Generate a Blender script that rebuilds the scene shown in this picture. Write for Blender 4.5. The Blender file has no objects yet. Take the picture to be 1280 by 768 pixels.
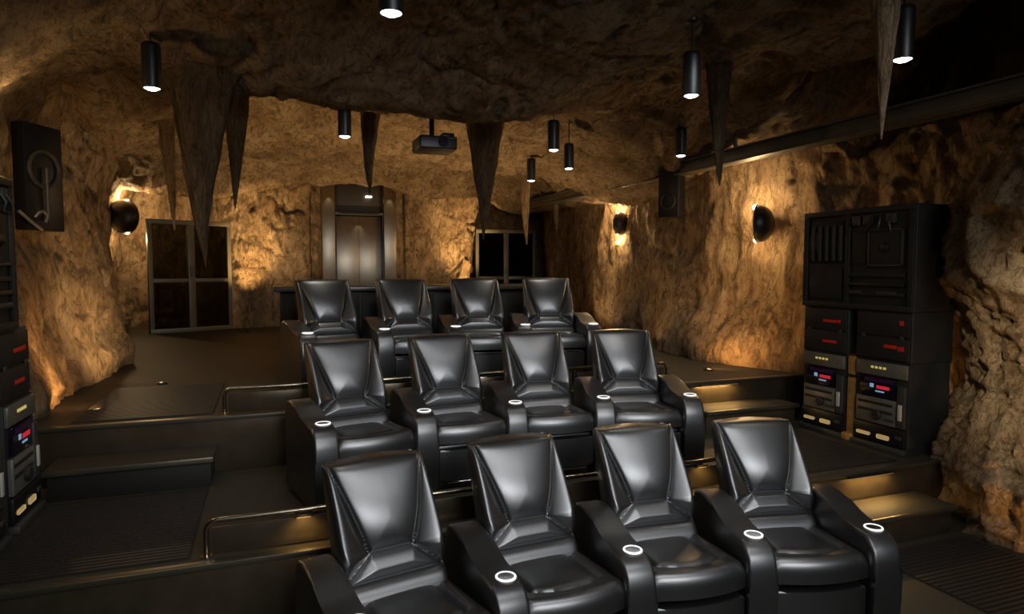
import bpy, bmesh, math, random
import numpy as np
from mathutils import Vector, Matrix
random.seed(5)
PI = math.pi
S = bpy.context.scene
COL = S.collection

# ------------------------------------------------------------------ camera, world, exposure
CZ = 2.075
YAW, PIT, FPX = 0.354, 0.0598, 820.0
cam_d = bpy.data.cameras.new('camera')
cam_d.sensor_width = 36.0
cam_d.lens = FPX / 1280 * 36.0
cam_d.clip_start = 0.05
cam = bpy.data.objects.new('camera', cam_d)
COL.objects.link(cam)
cam.location = (0, 0, CZ)
cam.rotation_euler = (PI / 2 - PIT, 0, -YAW)
S.camera = cam

world = bpy.data.worlds.new('world')
S.world = world
world.use_nodes = True
world.node_tree.nodes['Background'].inputs[0].default_value = (0.0, 0.0, 0.0, 1)
world.node_tree.nodes['Background'].inputs[1].default_value = 0.0
S.view_settings.view_transform = 'Standard'
S.view_settings.look = 'None'
S.view_settings.exposure = 0.0
S.view_settings.gamma = 1.0
S.view_settings.use_curve_mapping = False

def lamp(name, kind, loc, energy, color, size=0.05, aim=None, cone=None, blend=0.6, parent=None, sy=None):
    d = bpy.data.lights.new(name, kind)
    d.energy = energy
    d.color = color
    if kind == 'AREA':
        d.shape = 'RECTANGLE'; d.size = size; d.size_y = sy or size
    else:
        d.shadow_soft_size = size
    if kind == 'SPOT':
        d.spot_size = math.radians(cone or 60); d.spot_blend = blend
    o = bpy.data.objects.new(name, d)
    COL.objects.link(o)
    o.location = loc
    if aim is not None:
        o.rotation_euler = (Vector(aim) - Vector(loc)).to_track_quat('-Z', 'Y').to_euler()
    if parent: o.parent = parent
    return o

WARM = (1.0, 0.66, 0.32)
AMBER = (1.0, 0.52, 0.17)
WHITE = (1.0, 0.93, 0.82)
# added soft fill on the seats, standing in for an unseen cinema screen
scr = lamp('screen_fill_light', 'AREA', (1.95, -1.6, 3.4), 46, (0.93, 0.96, 1.0), 3.4, aim=(1.76, 4.8, 0.7), sy=1.5)
scr.data.spread = math.radians(75)
# unseen soft fill added overhead to brighten the front seats and arm tops
ovh = lamp('front_fill_light', 'AREA', (1.76, 1.3, 3.75), 20, (0.96, 0.97, 1.0), 3.2, aim=(1.76, 3.6, 0.4), sy=0.6)
ovh.data.spread = math.radians(100)
mid = lamp('middle_fill_light', 'AREA', (1.76, 3.7, 3.58), 8, (0.96, 0.97, 1.0), 3.0, aim=(1.76, 6.8, 1.0), sy=0.35)  # added fill aimed at the back row, kept out of view
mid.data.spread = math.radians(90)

# ------------------------------------------------------------------ helpers
def ray(u, v):
    a = (u - 640) / FPX; b = (384 - v) / FPX
    f = Vector((math.sin(YAW) * math.cos(PIT), math.cos(YAW) * math.cos(PIT), -math.sin(PIT)))
    r = Vector((math.cos(YAW), -math.sin(YAW), 0))
    return f + a * r + b * r.cross(f)
def on_y(u, v, y):
    d = ray(u, v); return d * (y / d.y) + Vector((0, 0, CZ))
def on_z(u, v, z):
    d = ray(u, v); return d * ((z - CZ) / d.z) + Vector((0, 0, CZ))
def on_x(u, v, x):
    d = ray(u, v); return d * (x / d.x) + Vector((0, 0, CZ))

def link(name, me, mat=None, parent=None, kind=None, label=None):
    o = bpy.data.objects.new(name, me)
    COL.objects.link(o)
    if mat is not None and not me.materials: me.materials.append(mat)
    if parent is not None: o.parent = parent
    if kind: o['kind'] = kind
    if label: o['label'] = label
    return o
def thing(name, label, cat, loc=(0, 0, 0), rz=0.0, group=None, kind=None):
    o = bpy.data.objects.new(name, None)
    o.empty_display_size = 0.1
    COL.objects.link(o)
    o.location = loc; o.rotation_euler = (0, 0, rz)
    tag(o, label, cat, group, kind)
    return o
def tag(o, label=None, cat=None, group=None, kind=None):
    if label: o['label'] = label
    if cat: o['category'] = cat
    if group: o['group'] = group
    if kind: o['kind'] = kind
    return o
def copy_tree(o, parent=None):
    c = o.copy(); COL.objects.link(c)
    if parent is not None: c.parent = parent
    for ch in list(o.children): copy_tree(ch, c)
    return c

def smooth(me, ang=35):
    me.polygons.foreach_set('use_smooth', [True] * len(me.polygons))
    try: me.set_sharp_from_angle(angle=math.radians(ang))
    except Exception: pass

def bm_mesh(bm, name, ang=35, sm=True):
    bmesh.ops.recalc_face_normals(bm, faces=bm.faces[:])
    me = bpy.data.meshes.new(name); bm.to_mesh(me); bm.free()
    if sm: smooth(me, ang)
    return me
def add_box(bm, x0, x1, y0, y1, z0, z1, bev=0.0, seg=2):
    r = bmesh.ops.create_cube(bm, size=1.0)
    vs = r['verts']
    for v in vs:
        v.co = Vector(((x0 + x1) / 2 + v.co.x * (x1 - x0), (y0 + y1) / 2 + v.co.y * (y1 - y0), (z0 + z1) / 2 + v.co.z * (z1 - z0)))
    if bev > 0:
        es = list({e for v in vs for e in v.link_edges})
        bmesh.ops.bevel(bm, geom=es, offset=bev, segments=seg, profile=0.5, affect='EDGES')
def box(name, x0, x1, y0, y1, z0, z1, mat, parent=None, bev=0.004, seg=2, label=None, kind=None):
    bm = bmesh.new(); add_box(bm, x0, x1, y0, y1, z0, z1, bev, seg)
    return link(name, bm_mesh(bm, name), mat, parent, kind, label)
def add_tube(bm, pts, r, n=12, caps=True, closed=False):
    pts = [Vector(p) for p in pts]
    rad = r if isinstance(r, (list, tuple)) else [r] * len(pts)
    rings = []
    prev = None
    for i, p in enumerate(pts):
        if closed: t = pts[(i + 1) % len(pts)] - pts[i - 1]
        else: t = (pts[min(i + 1, len(pts) - 1)] - pts[max(i - 1, 0)])
        t.normalize()
        if prev is None:
            a = Vector((0, 0, 1)) if abs(t.z) < 0.9 else Vector((1, 0, 0))
            nrm = (a - t * a.dot(t)).normalized()
        else:
            nrm = (prev - t * prev.dot(t)).normalized()
        prev = nrm
        b = t.cross(nrm)
        rings.append([bm.verts.new(p + (nrm * math.cos(2 * PI * k / n) + b * math.sin(2 * PI * k / n)) * rad[i]) for k in range(n)])
    m = len(rings)
    for i in range(m if closed else m - 1):
        A, B = rings[i], rings[(i + 1) % m]
        for k in range(n): bm.faces.new((A[k], A[(k + 1) % n], B[(k + 1) % n], B[k]))
    if caps and not closed:
        bm.faces.new(rings[0][::-1]); bm.faces.new(rings[-1])
def tube(name, pts, r, mat, parent=None, n=12, closed=False, label=None):
    bm = bmesh.new(); add_tube(bm, pts, r, n, True, closed)
    return link(name, bm_mesh(bm, name, 50), mat, parent, None, label)
def add_lathe(bm, prof, n=28, M=None):
    M = M or Matrix()
    rings = []
    for (r, z) in prof:
        if r < 1e-5: rings.append([bm.verts.new(M @ Vector((0, 0, z)))])
        else: rings.append([bm.verts.new(M @ Vector((r * math.cos(2 * PI * k / n), r * math.sin(2 * PI * k / n), z))) for k in range(n)])
    for A, B in zip(rings, rings[1:]):
        if len(A) == 1 and len(B) == 1: continue
        if len(A) == 1:
            for k in range(n): bm.faces.new((A[0], B[(k + 1) % n], B[k]))
        elif len(B) == 1:
            for k in range(n): bm.faces.new((A[k], A[(k + 1) % n], B[0]))
        else:
            for k in range(n): bm.faces.new((A[k], A[(k + 1) % n], B[(k + 1) % n], B[k]))
def lathe(name, prof, mat, parent=None, n=28, M=None, label=None, ang=40):
    bm = bmesh.new(); add_lathe(bm, prof, n, M)
    return link(name, bm_mesh(bm, name, ang), mat, parent, None, label)
def prism(bm, poly, axis, a, b, bev=0.0, seg=3):
    """extrude a 2D polygon (list of (p,q)) along axis from a to b"""
    def P(p, q, t):
        return Vector((t, p, q)) if axis == 'x' else Vector((p, t, q)) if axis == 'y' else Vector((p, q, t))
    A = [bm.verts.new(P(p, q, a)) for p, q in poly]
    B = [bm.verts.new(P(p, q, b)) for p, q in poly]
    n = len(poly)
    fa = bm.faces.new(A); fb = bm.faces.new(B[::-1])
    for i in range(n): bm.faces.new((A[i], B[i], B[(i + 1) % n], A[(i + 1) % n]))
    if bev > 0:
        es = list(set(list(fa.edges) + list(fb.edges)))
        bmesh.ops.bevel(bm, geom=es, offset=bev, segments=seg, profile=0.5, affect='EDGES')

# ------------------------------------------------------------------ numpy noise
def _hash(ix, iy, iz, seed):
    h = (ix.astype(np.int64) * 374761393 + iy.astype(np.int64) * 668265263 + iz.astype(np.int64) * 2147483647 + seed * 1274126177) & 0xffffffff
    h = ((h ^ (h >> 13)) * 1274126177) & 0xffffffff
    h = ((h ^ (h >> 16)) * 2246822519) & 0xffffffff
    h = h ^ (h >> 15)
    return (h & 0xffffff) / float(0xffffff)
def vnoise(p, seed=0):
    i = np.floor(p).astype(np.int64); f = p - i
    f = f * f * f * (f * (f * 6 - 15) + 10)
    r = 0
    for dx in (0, 1):
        wx = f[:, 0] if dx else 1 - f[:, 0]
        for dy in (0, 1):
            wy = f[:, 1] if dy else 1 - f[:, 1]
            for dz in (0, 1):
                wz = f[:, 2] if dz else 1 - f[:, 2]
                r = r + wx * wy * wz * _hash(i[:, 0] + dx, i[:, 1] + dy, i[:, 2] + dz, seed)
    return r * 2 - 1
def fbm(p, oct=4, seed=0, gain=0.5):
    a = 1.0; s = 0
    for k in range(oct):
        s = s + a * vnoise(p * (2.03 ** k) + 17.3 * k, seed + k); a *= gain
    return s
def ridged(p, oct=4, seed=0, gain=0.5):
    a = 1.0; s = 0
    for k in range(oct):
        s = s + a * (1 - np.abs(vnoise(p * (2.07 ** k) + 9.1 * k, seed + 11 * k)) * 2); a *= gain
    return s

def rock_disp(p, st=(1, 1, 1), seed=0, big=0.14, mid=0.055, fine=0.022):
    q = p * np.array(st)
    w = np.stack([fbm(q * 0.9 + 5, 2, seed + 50), fbm(q * 0.9 + 31, 2, seed + 60), fbm(q * 0.9 + 77, 2, seed + 70)], 1)
    q2 = q + 0.25 * w
    d = big * fbm(q2 * 0.8, 2, seed) + mid * ridged(q2 * 1.7, 3, seed + 7, 0.5)
    d = d + fine * ridged(q2 * 5.5, 3, seed + 21, 0.6)
    d = d + 0.5 * fine * fbm(q2 * 13.0, 2, seed + 33)
    # cracks: sharp narrow valleys along noise zero crossings
    c = np.abs(vnoise(q2 * 1.5 + 3.7, seed + 90))
    d = d - 0.05 * np.exp(-(c / 0.045) ** 2)
    c = np.abs(vnoise(q2 * 3.6 + 8.7, seed + 91))
    d = d - 0.035 * np.exp(-(c / 0.06) ** 2)
    return d

def grid_mesh(name, P, nu, nv, mat, parent=None, kind=None, label=None, flip=False, wrap=False):
    me = bpy.data.meshes.new(name)
    idx = np.arange(nu * nv).reshape(nu, nv)
    if wrap: idx = np.vstack([idx, idx[:1]])
    q = np.stack([idx[:-1, :-1].ravel(), idx[1:, :-1].ravel(), idx[1:, 1:].ravel(), idx[:-1, 1:].ravel()], 1)
    if flip: q = q[:, ::-1]
    me.vertices.add(len(P)); me.vertices.foreach_set('co', P.astype(np.float32).ravel())
    me.loops.add(q.size); me.loops.foreach_set('vertex_index', q.astype(np.int32).ravel())
    me.polygons.add(len(q)); me.polygons.foreach_set('loop_start', np.arange(0, q.size, 4, dtype=np.int32))
    me.update(calc_edges=True); me.validate()
    me.polygons.foreach_set('use_smooth', [True] * len(me.polygons))
    return link(name, me, mat, parent, kind, label)

# ------------------------------------------------------------------ materials
def new_mat(name):
    m = bpy.data.materials.new(name); m.use_nodes = True
    nt = m.node_tree; b = nt.nodes['Principled BSDF']
    return m, nt, b
def simple(name, col, rough=0.5, metal=0.0, spec=0.5, noise=0.0, nscale=30, bump=0.0, bscale=120, coat=0.0, aniso=0.0):
    m, nt, b = new_mat(name)
    b.inputs['Base Color'].default_value = (*col, 1)
    b.inputs['Roughness'].default_value = rough
    b.inputs['Metallic'].default_value = metal
    b.inputs['Specular IOR Level'].default_value = spec
    b.inputs['Coat Weight'].default_value = coat
    b.inputs['Coat Roughness'].default_value = 0.34
    b.inputs['Coat IOR'].default_value = 1.65
    b.inputs['Anisotropic'].default_value = aniso
    tc = nt.nodes.new('ShaderNodeTexCoord')
    if noise > 0:
        n = nt.nodes.new('ShaderNodeTexNoise'); n.inputs['Scale'].default_value = nscale; n.inputs['Detail'].default_value = 5
        nt.links.new(tc.outputs['Object'], n.inputs['Vector'])
        r = nt.nodes.new('ShaderNodeValToRGB')
        r.color_ramp.elements[0].color = (*[c * (1 - noise) for c in col], 1); r.color_ramp.elements[0].position = 0.3
        r.color_ramp.elements[1].color = (*[min(1, c * (1 + noise)) for c in col], 1); r.color_ramp.elements[1].position = 0.7
        nt.links.new(n.outputs['Fac'], r.inputs[0]); nt.links.new(r.outputs[0], b.inputs['Base Color'])
    if bump > 0:
        n = nt.nodes.new('ShaderNodeTexNoise'); n.inputs['Scale'].default_value = bscale; n.inputs['Detail'].default_value = 4
        nt.links.new(tc.outputs['Object'], n.inputs['Vector'])
        bp = nt.nodes.new('ShaderNodeBump'); bp.inputs['Strength'].default_value = bump; bp.inputs['Distance'].default_value = 0.01
        nt.links.new(n.outputs['Fac'], bp.inputs['Height']); nt.links.new(bp.outputs[0], b.inputs['Normal'])
    return m
def emis(name, col, strength):
    m, nt, b = new_mat(name)
    b.inputs['Base Color'].default_value = (*[c * 0.5 for c in col], 1)
    b.inputs['Emission Color'].default_value = (*col, 1)
    b.inputs['Emission Strength'].default_value = strength
    return m
def rock_mat(name, stretch=(1, 1, 0.35), bright=1.0):
    m, nt, b = new_mat(name)
    N, L = nt.nodes, nt.links
    geo = N.new('ShaderNodeNewGeometry')
    mp = N.new('ShaderNodeMapping'); mp.inputs['Scale'].default_value = stretch
    L.new(geo.outputs['Position'], mp.inputs['Vector'])
    def noise(scale, detail=8, rough=0.6, dist=0.0):
        n = N.new('ShaderNodeTexNoise'); n.inputs['Scale'].default_value = scale
        n.inputs['Detail'].default_value = detail; n.inputs['Roughness'].default_value = rough; n.inputs['Distortion'].default_value = dist
        L.new(mp.outputs[0], n.inputs['Vector']); return n
    def ramp(src, stops):
        r = N.new('ShaderNodeValToRGB'); e = r.color_ramp.elements
        while len(e) < len(stops): e.new(0.5)
        for k, (p, c) in enumerate(stops): e[k].position = p; e[k].color = (*c, 1)
        L.new(src, r.inputs[0]); return r
    n1 = noise(1.7, 9, 0.62, 0.6)
    k = bright
    c1 = ramp(n1.outputs['Fac'], [(0.28, (.26 * k, .165 * k, .085 * k)), (0.5, (.42 * k, .29 * k, .165 * k)), (0.72, (.58 * k, .43 * k, .27 * k))])
    n2 = noise(7, 10, 0.7, 1.2)
    c2 = ramp(n2.outputs['Fac'], [(0.38, (.28, .23, .19)), (0.54, (1, 1, 1))])
    mx = N.new('ShaderNodeMix'); mx.data_type = 'RGBA'; mx.blend_type = 'MULTIPLY'; mx.inputs[0].default_value = 0.75
    L.new(c1.outputs[0], mx.inputs[6]); L.new(c2.outputs[0], mx.inputs[7])
    # hairline fissures
    n3 = noise(2.6, 5, 0.6, 1.5)
    ab = N.new('ShaderNodeMath'); ab.operation = 'SUBTRACT'; ab.inputs[1].default_value = 0.5; L.new(n3.outputs['Fac'], ab.inputs[0])
    ab2 = N.new('ShaderNodeMath'); ab2.operation = 'ABSOLUTE'; L.new(ab.outputs[0], ab2.inputs[0])
    cr = ramp(ab2.outputs[0], [(0.0, (.35, .30, .26)), (0.015, (1, 1, 1))])
    mx2 = N.new('ShaderNodeMix'); mx2.data_type = 'RGBA'; mx2.blend_type = 'MULTIPLY'; mx2.inputs[0].default_value = 0.6
    L.new(mx.outputs[2], mx2.inputs[6]); L.new(cr.outputs[0], mx2.inputs[7])
    L.new(mx2.outputs[2], b.inputs['Base Color'])
    b.inputs['Roughness'].default_value = 0.85
    b.inputs['Specular IOR Level'].default_value = 0.2
    n4 = noise(16, 8, 0.72, 0.8)
    b1 = N.new('ShaderNodeBump'); b1.inputs['Strength'].default_value = 1.0; b1.inputs['Distance'].default_value = 0.06
    L.new(n4.outputs['Fac'], b1.inputs['Height'])
    b2 = N.new('ShaderNodeBump'); b2.inputs['Strength'].default_value = 1.0; b2.inputs['Distance'].default_value = 0.14
    L.new(n2.outputs['Fac'], b2.inputs['Height']); L.new(b1.outputs[0], b2.inputs['Normal'])
    b3 = N.new('ShaderNodeBump'); b3.inputs['Strength'].default_value = 0.6; b3.inputs['Distance'].default_value = 0.03
    L.new(cr.outputs[0], b3.inputs['Height']); L.new(b2.outputs[0], b3.inputs['Normal'])
    L.new(b3.outputs[0], b.inputs['Normal'])
    return m

M_rock = rock_mat('rock_wall', (1.3, 1.3, 0.6))
M_rockc = rock_mat('rock_ceiling', (1.5, 0.8, 1.0), 0.9)
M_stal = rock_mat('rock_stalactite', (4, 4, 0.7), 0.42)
M_stal_lit = rock_mat('lit_stalactite', (4, 4, 0.7), 0.9)  # same stalactite rock, the light on it put into a brighter colour
M_rockn = rock_mat('rock_near', (2.2, 2.2, 1.3), 1.25)
M_leather = simple('black_leather', (0.006, 0.006, 0.0062), 0.37, 0, 1.0, bump=0.08, bscale=220, coat=0.8)
M_leath2 = simple('black_leather_side', (0.006, 0.006, 0.006), 0.40, 0, 0.8, bump=0.08, bscale=220, coat=0.6)
M_piping = simple('leather_piping', (0.01, 0.01, 0.01), 0.3)
M_black = simple('black_metal', (0.008, 0.008, 0.009), 0.4, 0.0, 0.5)
M_chrome = simple('bronze_rail', (0.42, 0.36, 0.27), 0.22, 1.0)
M_ring = simple('steel_ring', (0.8, 0.8, 0.82), 0.2, 1.0)
M_ringlit = emis('cup_ring_light', (1.0, 0.99, 0.97), 0.9)
M_carpet = simple('dark_carpet', (0.034, 0.028, 0.018), 0.62, 0, 0.35, noise=0.25, nscale=60, bump=0.2, bscale=300)
M_riser = simple('bronze_riser', (0.11, 0.085, 0.055), 0.3, 0.7, 0.5, noise=0.15, nscale=8)
M_nosing = simple('metal_nosing', (0.16, 0.14, 0.10), 0.35, 0.8)
M_mat = simple('rubber_mat', (0.014, 0.012, 0.010), 0.6, 0, 0.3)
M_rib = simple('rubber_rib', (0.022, 0.018, 0.014), 0.5, 0, 0.4)
M_wood = simple('dark_bar_panel', (0.006, 0.005, 0.004), 0.5, 0, 0.2)
M_bartop = simple('bar_top_stone', (0.035, 0.03, 0.024), 0.3, 0, 0.5, noise=0.3)
M_steel = simple('brushed_steel', (0.34, 0.29, 0.22), 0.34, 1.0, noise=0.08, nscale=5, aniso=0.7)
M_dsteel = simple('dark_steel', (0.05, 0.043, 0.035), 0.5, 0.6)
M_frame = simple('door_frame_metal', (0.17, 0.15, 0.11), 0.5, 0.5)
M_beam = simple('painted_beam', (0.085, 0.075, 0.058), 0.5, 0.3, noise=0.2, nscale=3)
M_equip = simple('equipment_grey', (0.019, 0.018, 0.016), 0.6, 0.1, noise=0.2, nscale=6)
M_equip2 = simple('equipment_light_grey', (0.055, 0.052, 0.046), 0.5, 0.2)
M_silver = simple('fascia_silver', (0.22, 0.21, 0.18), 0.42, 0.5, noise=0.15, nscale=25)
M_disp = simple('display_glass', (0.008, 0.006, 0.015), 0.15)
M_red = emis('red_marking', (0.8, 0.03, 0.02), 0.07)
M_redled = emis('red_led', (0.9, 0.03, 0.06), 0.45)
M_blue = emis('cyan_led', (0.3, 0.55, 0.8), 0.45)
M_violet = simple('violet_film', (0.05, 0.008, 0.06), 0.3)
M_yel = emis('yellow_led', (0.85, 0.7, 0.2), 0.45)
M_amb = emis('amber_window', (1.0, 0.72, 0.3), 0.22)
M_bulb = emis('bulb_glow', (1.0, 0.97, 0.92), 14.0)
M_bulb2 = emis('sconce_bulb', (1.0, 0.95, 0.85), 6.0)
M_glass, nt, b = new_mat('smoked_glass')
b.inputs['Base Color'].default_value = (0.07, 0.068, 0.062, 1); b.inputs['Transmission Weight'].default_value = 1.0
b.inputs['Roughness'].default_value = 0.02; b.inputs['IOR'].default_value = 1.2
M_white = simple('white_plastic', (0.6, 0.58, 0.5), 0.4)

Z1, Z2, Z3 = 0.0, 0.443, 0.886
E2, E3 = 3.9, 5.68            # front edges of the two platforms

# ------------------------------------------------------------------ structure: floors, steps
def slab(name, x0, x1, y0, y1, z0, z1, label):
    bm = bmesh.new(); add_box(bm, x0, x1, y0, y1, z0, z1, 0)
    return tag(link(name, bm_mesh(bm, name, sm=False), M_carpet), label, 'floor', None, 'structure')
f0 = slab('floor', -3.2, 6.6, -3.0, E2 + .05, -0.2, 0.0, 'lowest carpeted floor level in front of the first platform')
f1 = slab('floor', -3.2, 6.6, E2, E3 + .05, -0.2, Z2, 'middle seating platform carrying the second row')
f2 = slab('floor', -3.2, 6.6, E3, 15.6, -0.2, Z3, 'upper platform carrying the back row and bar')
for f, y, za, zb in ((f1, E2, Z1, Z2), (f2, E3, Z2, Z3)):
    box('riser_panel', -3.1, 6.5, y - 0.018, y - 0.002, za + 0.002, zb - 0.03, M_riser, f, 0.002)
    bm = bmesh.new(); add_box(bm, -3.1, 6.5, y - 0.03, y + 0.035, zb - 0.028, zb + 0.006, 0.006, 2)
    link('nosing', bm_mesh(bm, 'nosing'), M_nosing, f)
def half_step(x0, x1, ye, zb, label):
    t = thing('step', label, 'step', ((x0 + x1) / 2, ye - 0.2, zb), 0, 'half steps beside the seat rows')
    w = (x1 - x0) / 2
    box('tread', -w, w, -0.2, 0.165, 0.18, 0.222, M_carpet, t, 0.006)
    box('nosing', -w, w, -0.212, -0.19, 0.188, 0.226, M_nosing, t, 0.003)
    box('riser_panel', -w + .02, w - .02, -0.17, 0.165, 0.0, 0.18, M_riser if x0 > 0 else M_mat, t, 0.004)
half_step(-1.50, -0.42, E3, Z2, 'low half step in the left aisle below the upper platform')
half_step(3.98, 5.0, E2, Z1, 'low half step in the right aisle below the middle platform, near the big rock')
half_step(3.98, 5.12, E3, Z2, 'low half step in the right aisle below the upper platform')

# ribbed rubber runners
def runner(x0, x1, y0, y1, z, label):
    t = thing('ribbed_mat', label, 'mat', ((x0 + x1) / 2, (y0 + y1) / 2, z), 0, 'ribbed aisle mats')
    w, h = (x1 - x0) / 2, (y1 - y0) / 2
    box('mat_base', -w, w, -h, h, 0, 0.004, M_mat, t, 0.001, 1)
    bm = bmesh.new()
    n = int((y1 - y0) / 0.042)
    for k in range(n):
        y = -h + 0.021 + k * 0.042
        add_box(bm, -w + .01, w - .01, y - 0.011, y + 0.011, 0.004, 0.011, 0)
    link('ribs', bm_mesh(bm, 'ribs', sm=False), M_rib, t, 'stuff')
runner(-1.45, -0.45, 3.99, 5.25, Z2, 'dark ribbed runner in the left aisle on the middle platform')
runner(-1.45, -0.45, 5.8, 7.35, Z3, 'dark ribbed runner in the left aisle on the upper platform')
runner(4.0, 5.0, 1.2, 3.44, Z1, 'dark ribbed runner on the lowest floor beside the big rock')
runner(4.0, 4.95, 3.99, 5.25, Z2, 'dark ribbed runner in the right aisle in front of the consoles')

# ------------------------------------------------------------------ structure: rock walls and ceiling
def rock_wall(name, pts, z0, z1, step, side, seed, label, profile=None, st=(1, 1, 0.55), mat=None):
    pts = np.array(pts, float)
    seg = np.linalg.norm(np.diff(pts, axis=0), axis=1); L = np.concatenate([[0], np.cumsum(seg)])
    nu = int(L[-1] / step) + 1; nv = int((z1 - z0) / step) + 1
    s = np.linspace(0, L[-1], nu)
    x = np.interp(s, L, pts[:, 0]); y = np.interp(s, L, pts[:, 1])
    k = max(1, int(0.16 / step)); ker = np.hanning(2 * k + 3); ker /= ker.sum()
    x = np.convolve(np.pad(x, k + 1, mode='edge'), ker, 'valid'); y = np.convolve(np.pad(y, k + 1, mode='edge'), ker, 'valid')
    tx = np.gradient(x); ty = np.gradient(y); l = np.hypot(tx, ty) + 1e-9
    nx, ny = -ty / l * side, tx / l * side
    z = np.linspace(z0, z1, nv)
    X = np.repeat(x, nv); Y = np.repeat(y, nv); Zz = np.tile(z, nu); NX = np.repeat(nx, nv); NY = np.repeat(ny, nv)
    P = np.stack([X, Y, Zz], 1)
    d = rock_disp(P, st, seed)
    if profile is not None: d = d + profile(X, Y, Zz)
    P[:, 0] += NX * d; P[:, 1] += NY * d
    P[:, 2] += 0.03 * fbm(P * 3, 2, seed + 5)
    o = grid_mesh(name, P, nu, nv, mat or M_rock)
    tag(o, label, 'wall', None, 'structure')
    return o

def left_prof(X, Y, Z):
    d = 0.28 * np.exp(-((Z - 4.0) / 0.75) ** 2)
    d += 0.20 * np.exp(-((Z - 1.0) / 0.35) ** 2) * (Y > 5.8)
    d += 0.16 * np.exp(-((Y - 8.7) / 0.5) ** 2) * np.exp(-((Z - 1.9) / 0.7) ** 2)
    d -= 0.22 * np.exp(-((Y - 6.7) / 0.55) ** 4) * np.exp(-((Z - 2.8) / 0.65) ** 4)
    d -= 0.35 * np.exp(-((Y - 4.4) / 1.1) ** 6)*(Z < 2.9)
    return d
rock_wall('wall_left', [(-2.1, -3.0), (-2.1, 3.2), (-2.1, 5.4), (-2.0, 6.2), (-2.05, 7.2), (-1.95, 8.2), (-1.85, 9.0), (-2.0, 9.45), (-2.75, 9.8), (-2.85, 12), (-2.8, 15.2)],
          -0.15, 4.8, 0.045, -1, 3, 'rough tan cave rock wall on the left', left_prof)
def right_prof(X, Y, Z):
    d = 0.25 * np.exp(-((Z - 3.9) / 0.4) ** 2) * (Y > 6.0)
    d += 0.30 * np.exp(-((Z - 1.0) / 0.45) ** 2) * np.exp(-((Y - 7.0) / 1.4) ** 2)
    d -= 0.12 * np.exp(-((Y - 6.1) / 0.35) ** 2) * np.exp(-((Z - 2.6) / 0.5) ** 2)
    d -= 0.14 * np.exp(-((Y - 4.5) / 1.0) ** 4)
    d -= 0.7 * (Z > 3.5) * (Y < 5.2) * np.clip((Z - 3.5) / 0.2, 0, 1)
    return d
rock_wall('wall_right', [(6.1, -3.0), (6.1, 3.0), (6.1, 4.2), (6.05, 5.2), (5.75, 5.7), (5.6, 6.4), (5.5, 7.3), (5.45, 8.2), (5.5, 9.4), (5.6, 10.8), (5.9, 12.4), (6.3, 15.2)],
          -0.15, 5.1, 0.045, 1, 11, 'rough tan cave rock wall on the right', right_prof)
def back_prof(X, Y, Z):
    d = 0.12 * np.exp(-((Z - 3.9) / 0.5) ** 2)
    return np.where((X > 0.8) & (X < 2.8), d * 0 - 0.12, d)
rock_wall('wall_back', [(-3.2, 14.9), (-2.2, 14.9), (-0.85, 14.9), (-0.62, 14.0), (-0.35, 13.85), (0.0, 14.0), (0.35, 14.25), (0.9, 14.35), (1.8, 14.5), (2.75, 14.35), (3.3, 14.2), (3.75, 14.05), (4.05, 13.9), (4.25, 14.05), (4.42, 14.9), (5.4, 15.0), (6.6, 15.0)],
          0.8, 4.6, 0.04, -1, 23, 'rough tan cave rock wall at the back of the room', back_prof)
rock_wall('wall_front', [(-2.6, -2.6), (6.6, -2.6)], -0.15, 5.1, 0.09, 1, 31, 'cave rock wall at the front behind the viewer')

def ceil_base(X, Y):
    z = 4.02 + 0 * X
    def G(cx, cy, sx, sy, a, rot=0.0, pw=2):
        c, s = math.cos(rot), math.sin(rot)
        dx, dy = X - cx, Y - cy
        u, v = (dx * c + dy * s) / sx, (-dx * s + dy * c) / sy
        return a * np.exp(-(u * u + v * v) ** (pw / 2))
    z = z + G(-1.6, 8.1, 0.85, 0.9, -0.42) + G(-1.7, 4.3, 0.75, 1.0, -0.75)
    z = z + G(-0.6, 5.8, 1.0, 0.7, -0.16)          # lobe round the great stalactite
    z = z + G(1.6, 6.6, 2.0, 0.8, -0.40)
    z = z + G(3.2, 9.8, 1.5, 0.8, -0.30)
    z = z + G(-0.6, 11.3, 2.3, 0.9, -0.10)
    z = z + G(2.1, 12.2, 1.0, 0.6, -0.22)
    z = z + G(3.2, 13.6, 1.6, 0.6, -0.28)
    z = z + G(-1.2, 13.8, 1.6, 0.6, -0.42)
    z = z + G(0.5, 8.9, 1.3, 1.1, 0.32)
    z = z + G(-2.0, 5.6, 0.6, 1.2, -0.55)
    z = z + G(-1.9, 9.6, 0.7, 1.3, -0.45)
    z = z + G(5.3, 9.5, 0.9, 2.4, -0.35)
    z = z + G(4.4, 7.2, 0.7, 0.7, -0.18)
    near = 1 / (1 + np.exp((Y - 5.1) / 0.15))
    z = z + 0.95 * near / (1 + np.exp(-(X - 4.95) / 0.10))       # dark pocket above the beam
    z = z + G(4.55, 3.6, 0.35, 1.5, -0.16)
    z = z - 0.50 * (1 - near) / (1 + np.exp(-(X - 4.75) / 0.22))
    z = z - 0.03 * np.clip(Y - 9, 0, 9)
    return z
x = np.linspace(-3.2, 6.8, 230); y = np.linspace(-3.0, 15.4, 420)
X, Y = np.meshgrid(x, y, indexing='ij'); X = X.ravel(); Y = Y.ravel()
P = np.stack([X, Y, np.full_like(X, 0.0)], 1)
d = rock_disp(P + np.array([0, 0, 9.3]), (1.0, 0.75, 1), 41, 0.14, 0.05, 0.016)
CEIL = ceil_base(X, Y) - d
P[:, 2] = CEIL
P[:, 0] += 0.05 * fbm(P * 1.6, 3, 77); P[:, 1] += 0.05 * fbm(P * 1.6 + 9, 3, 78)
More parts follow.
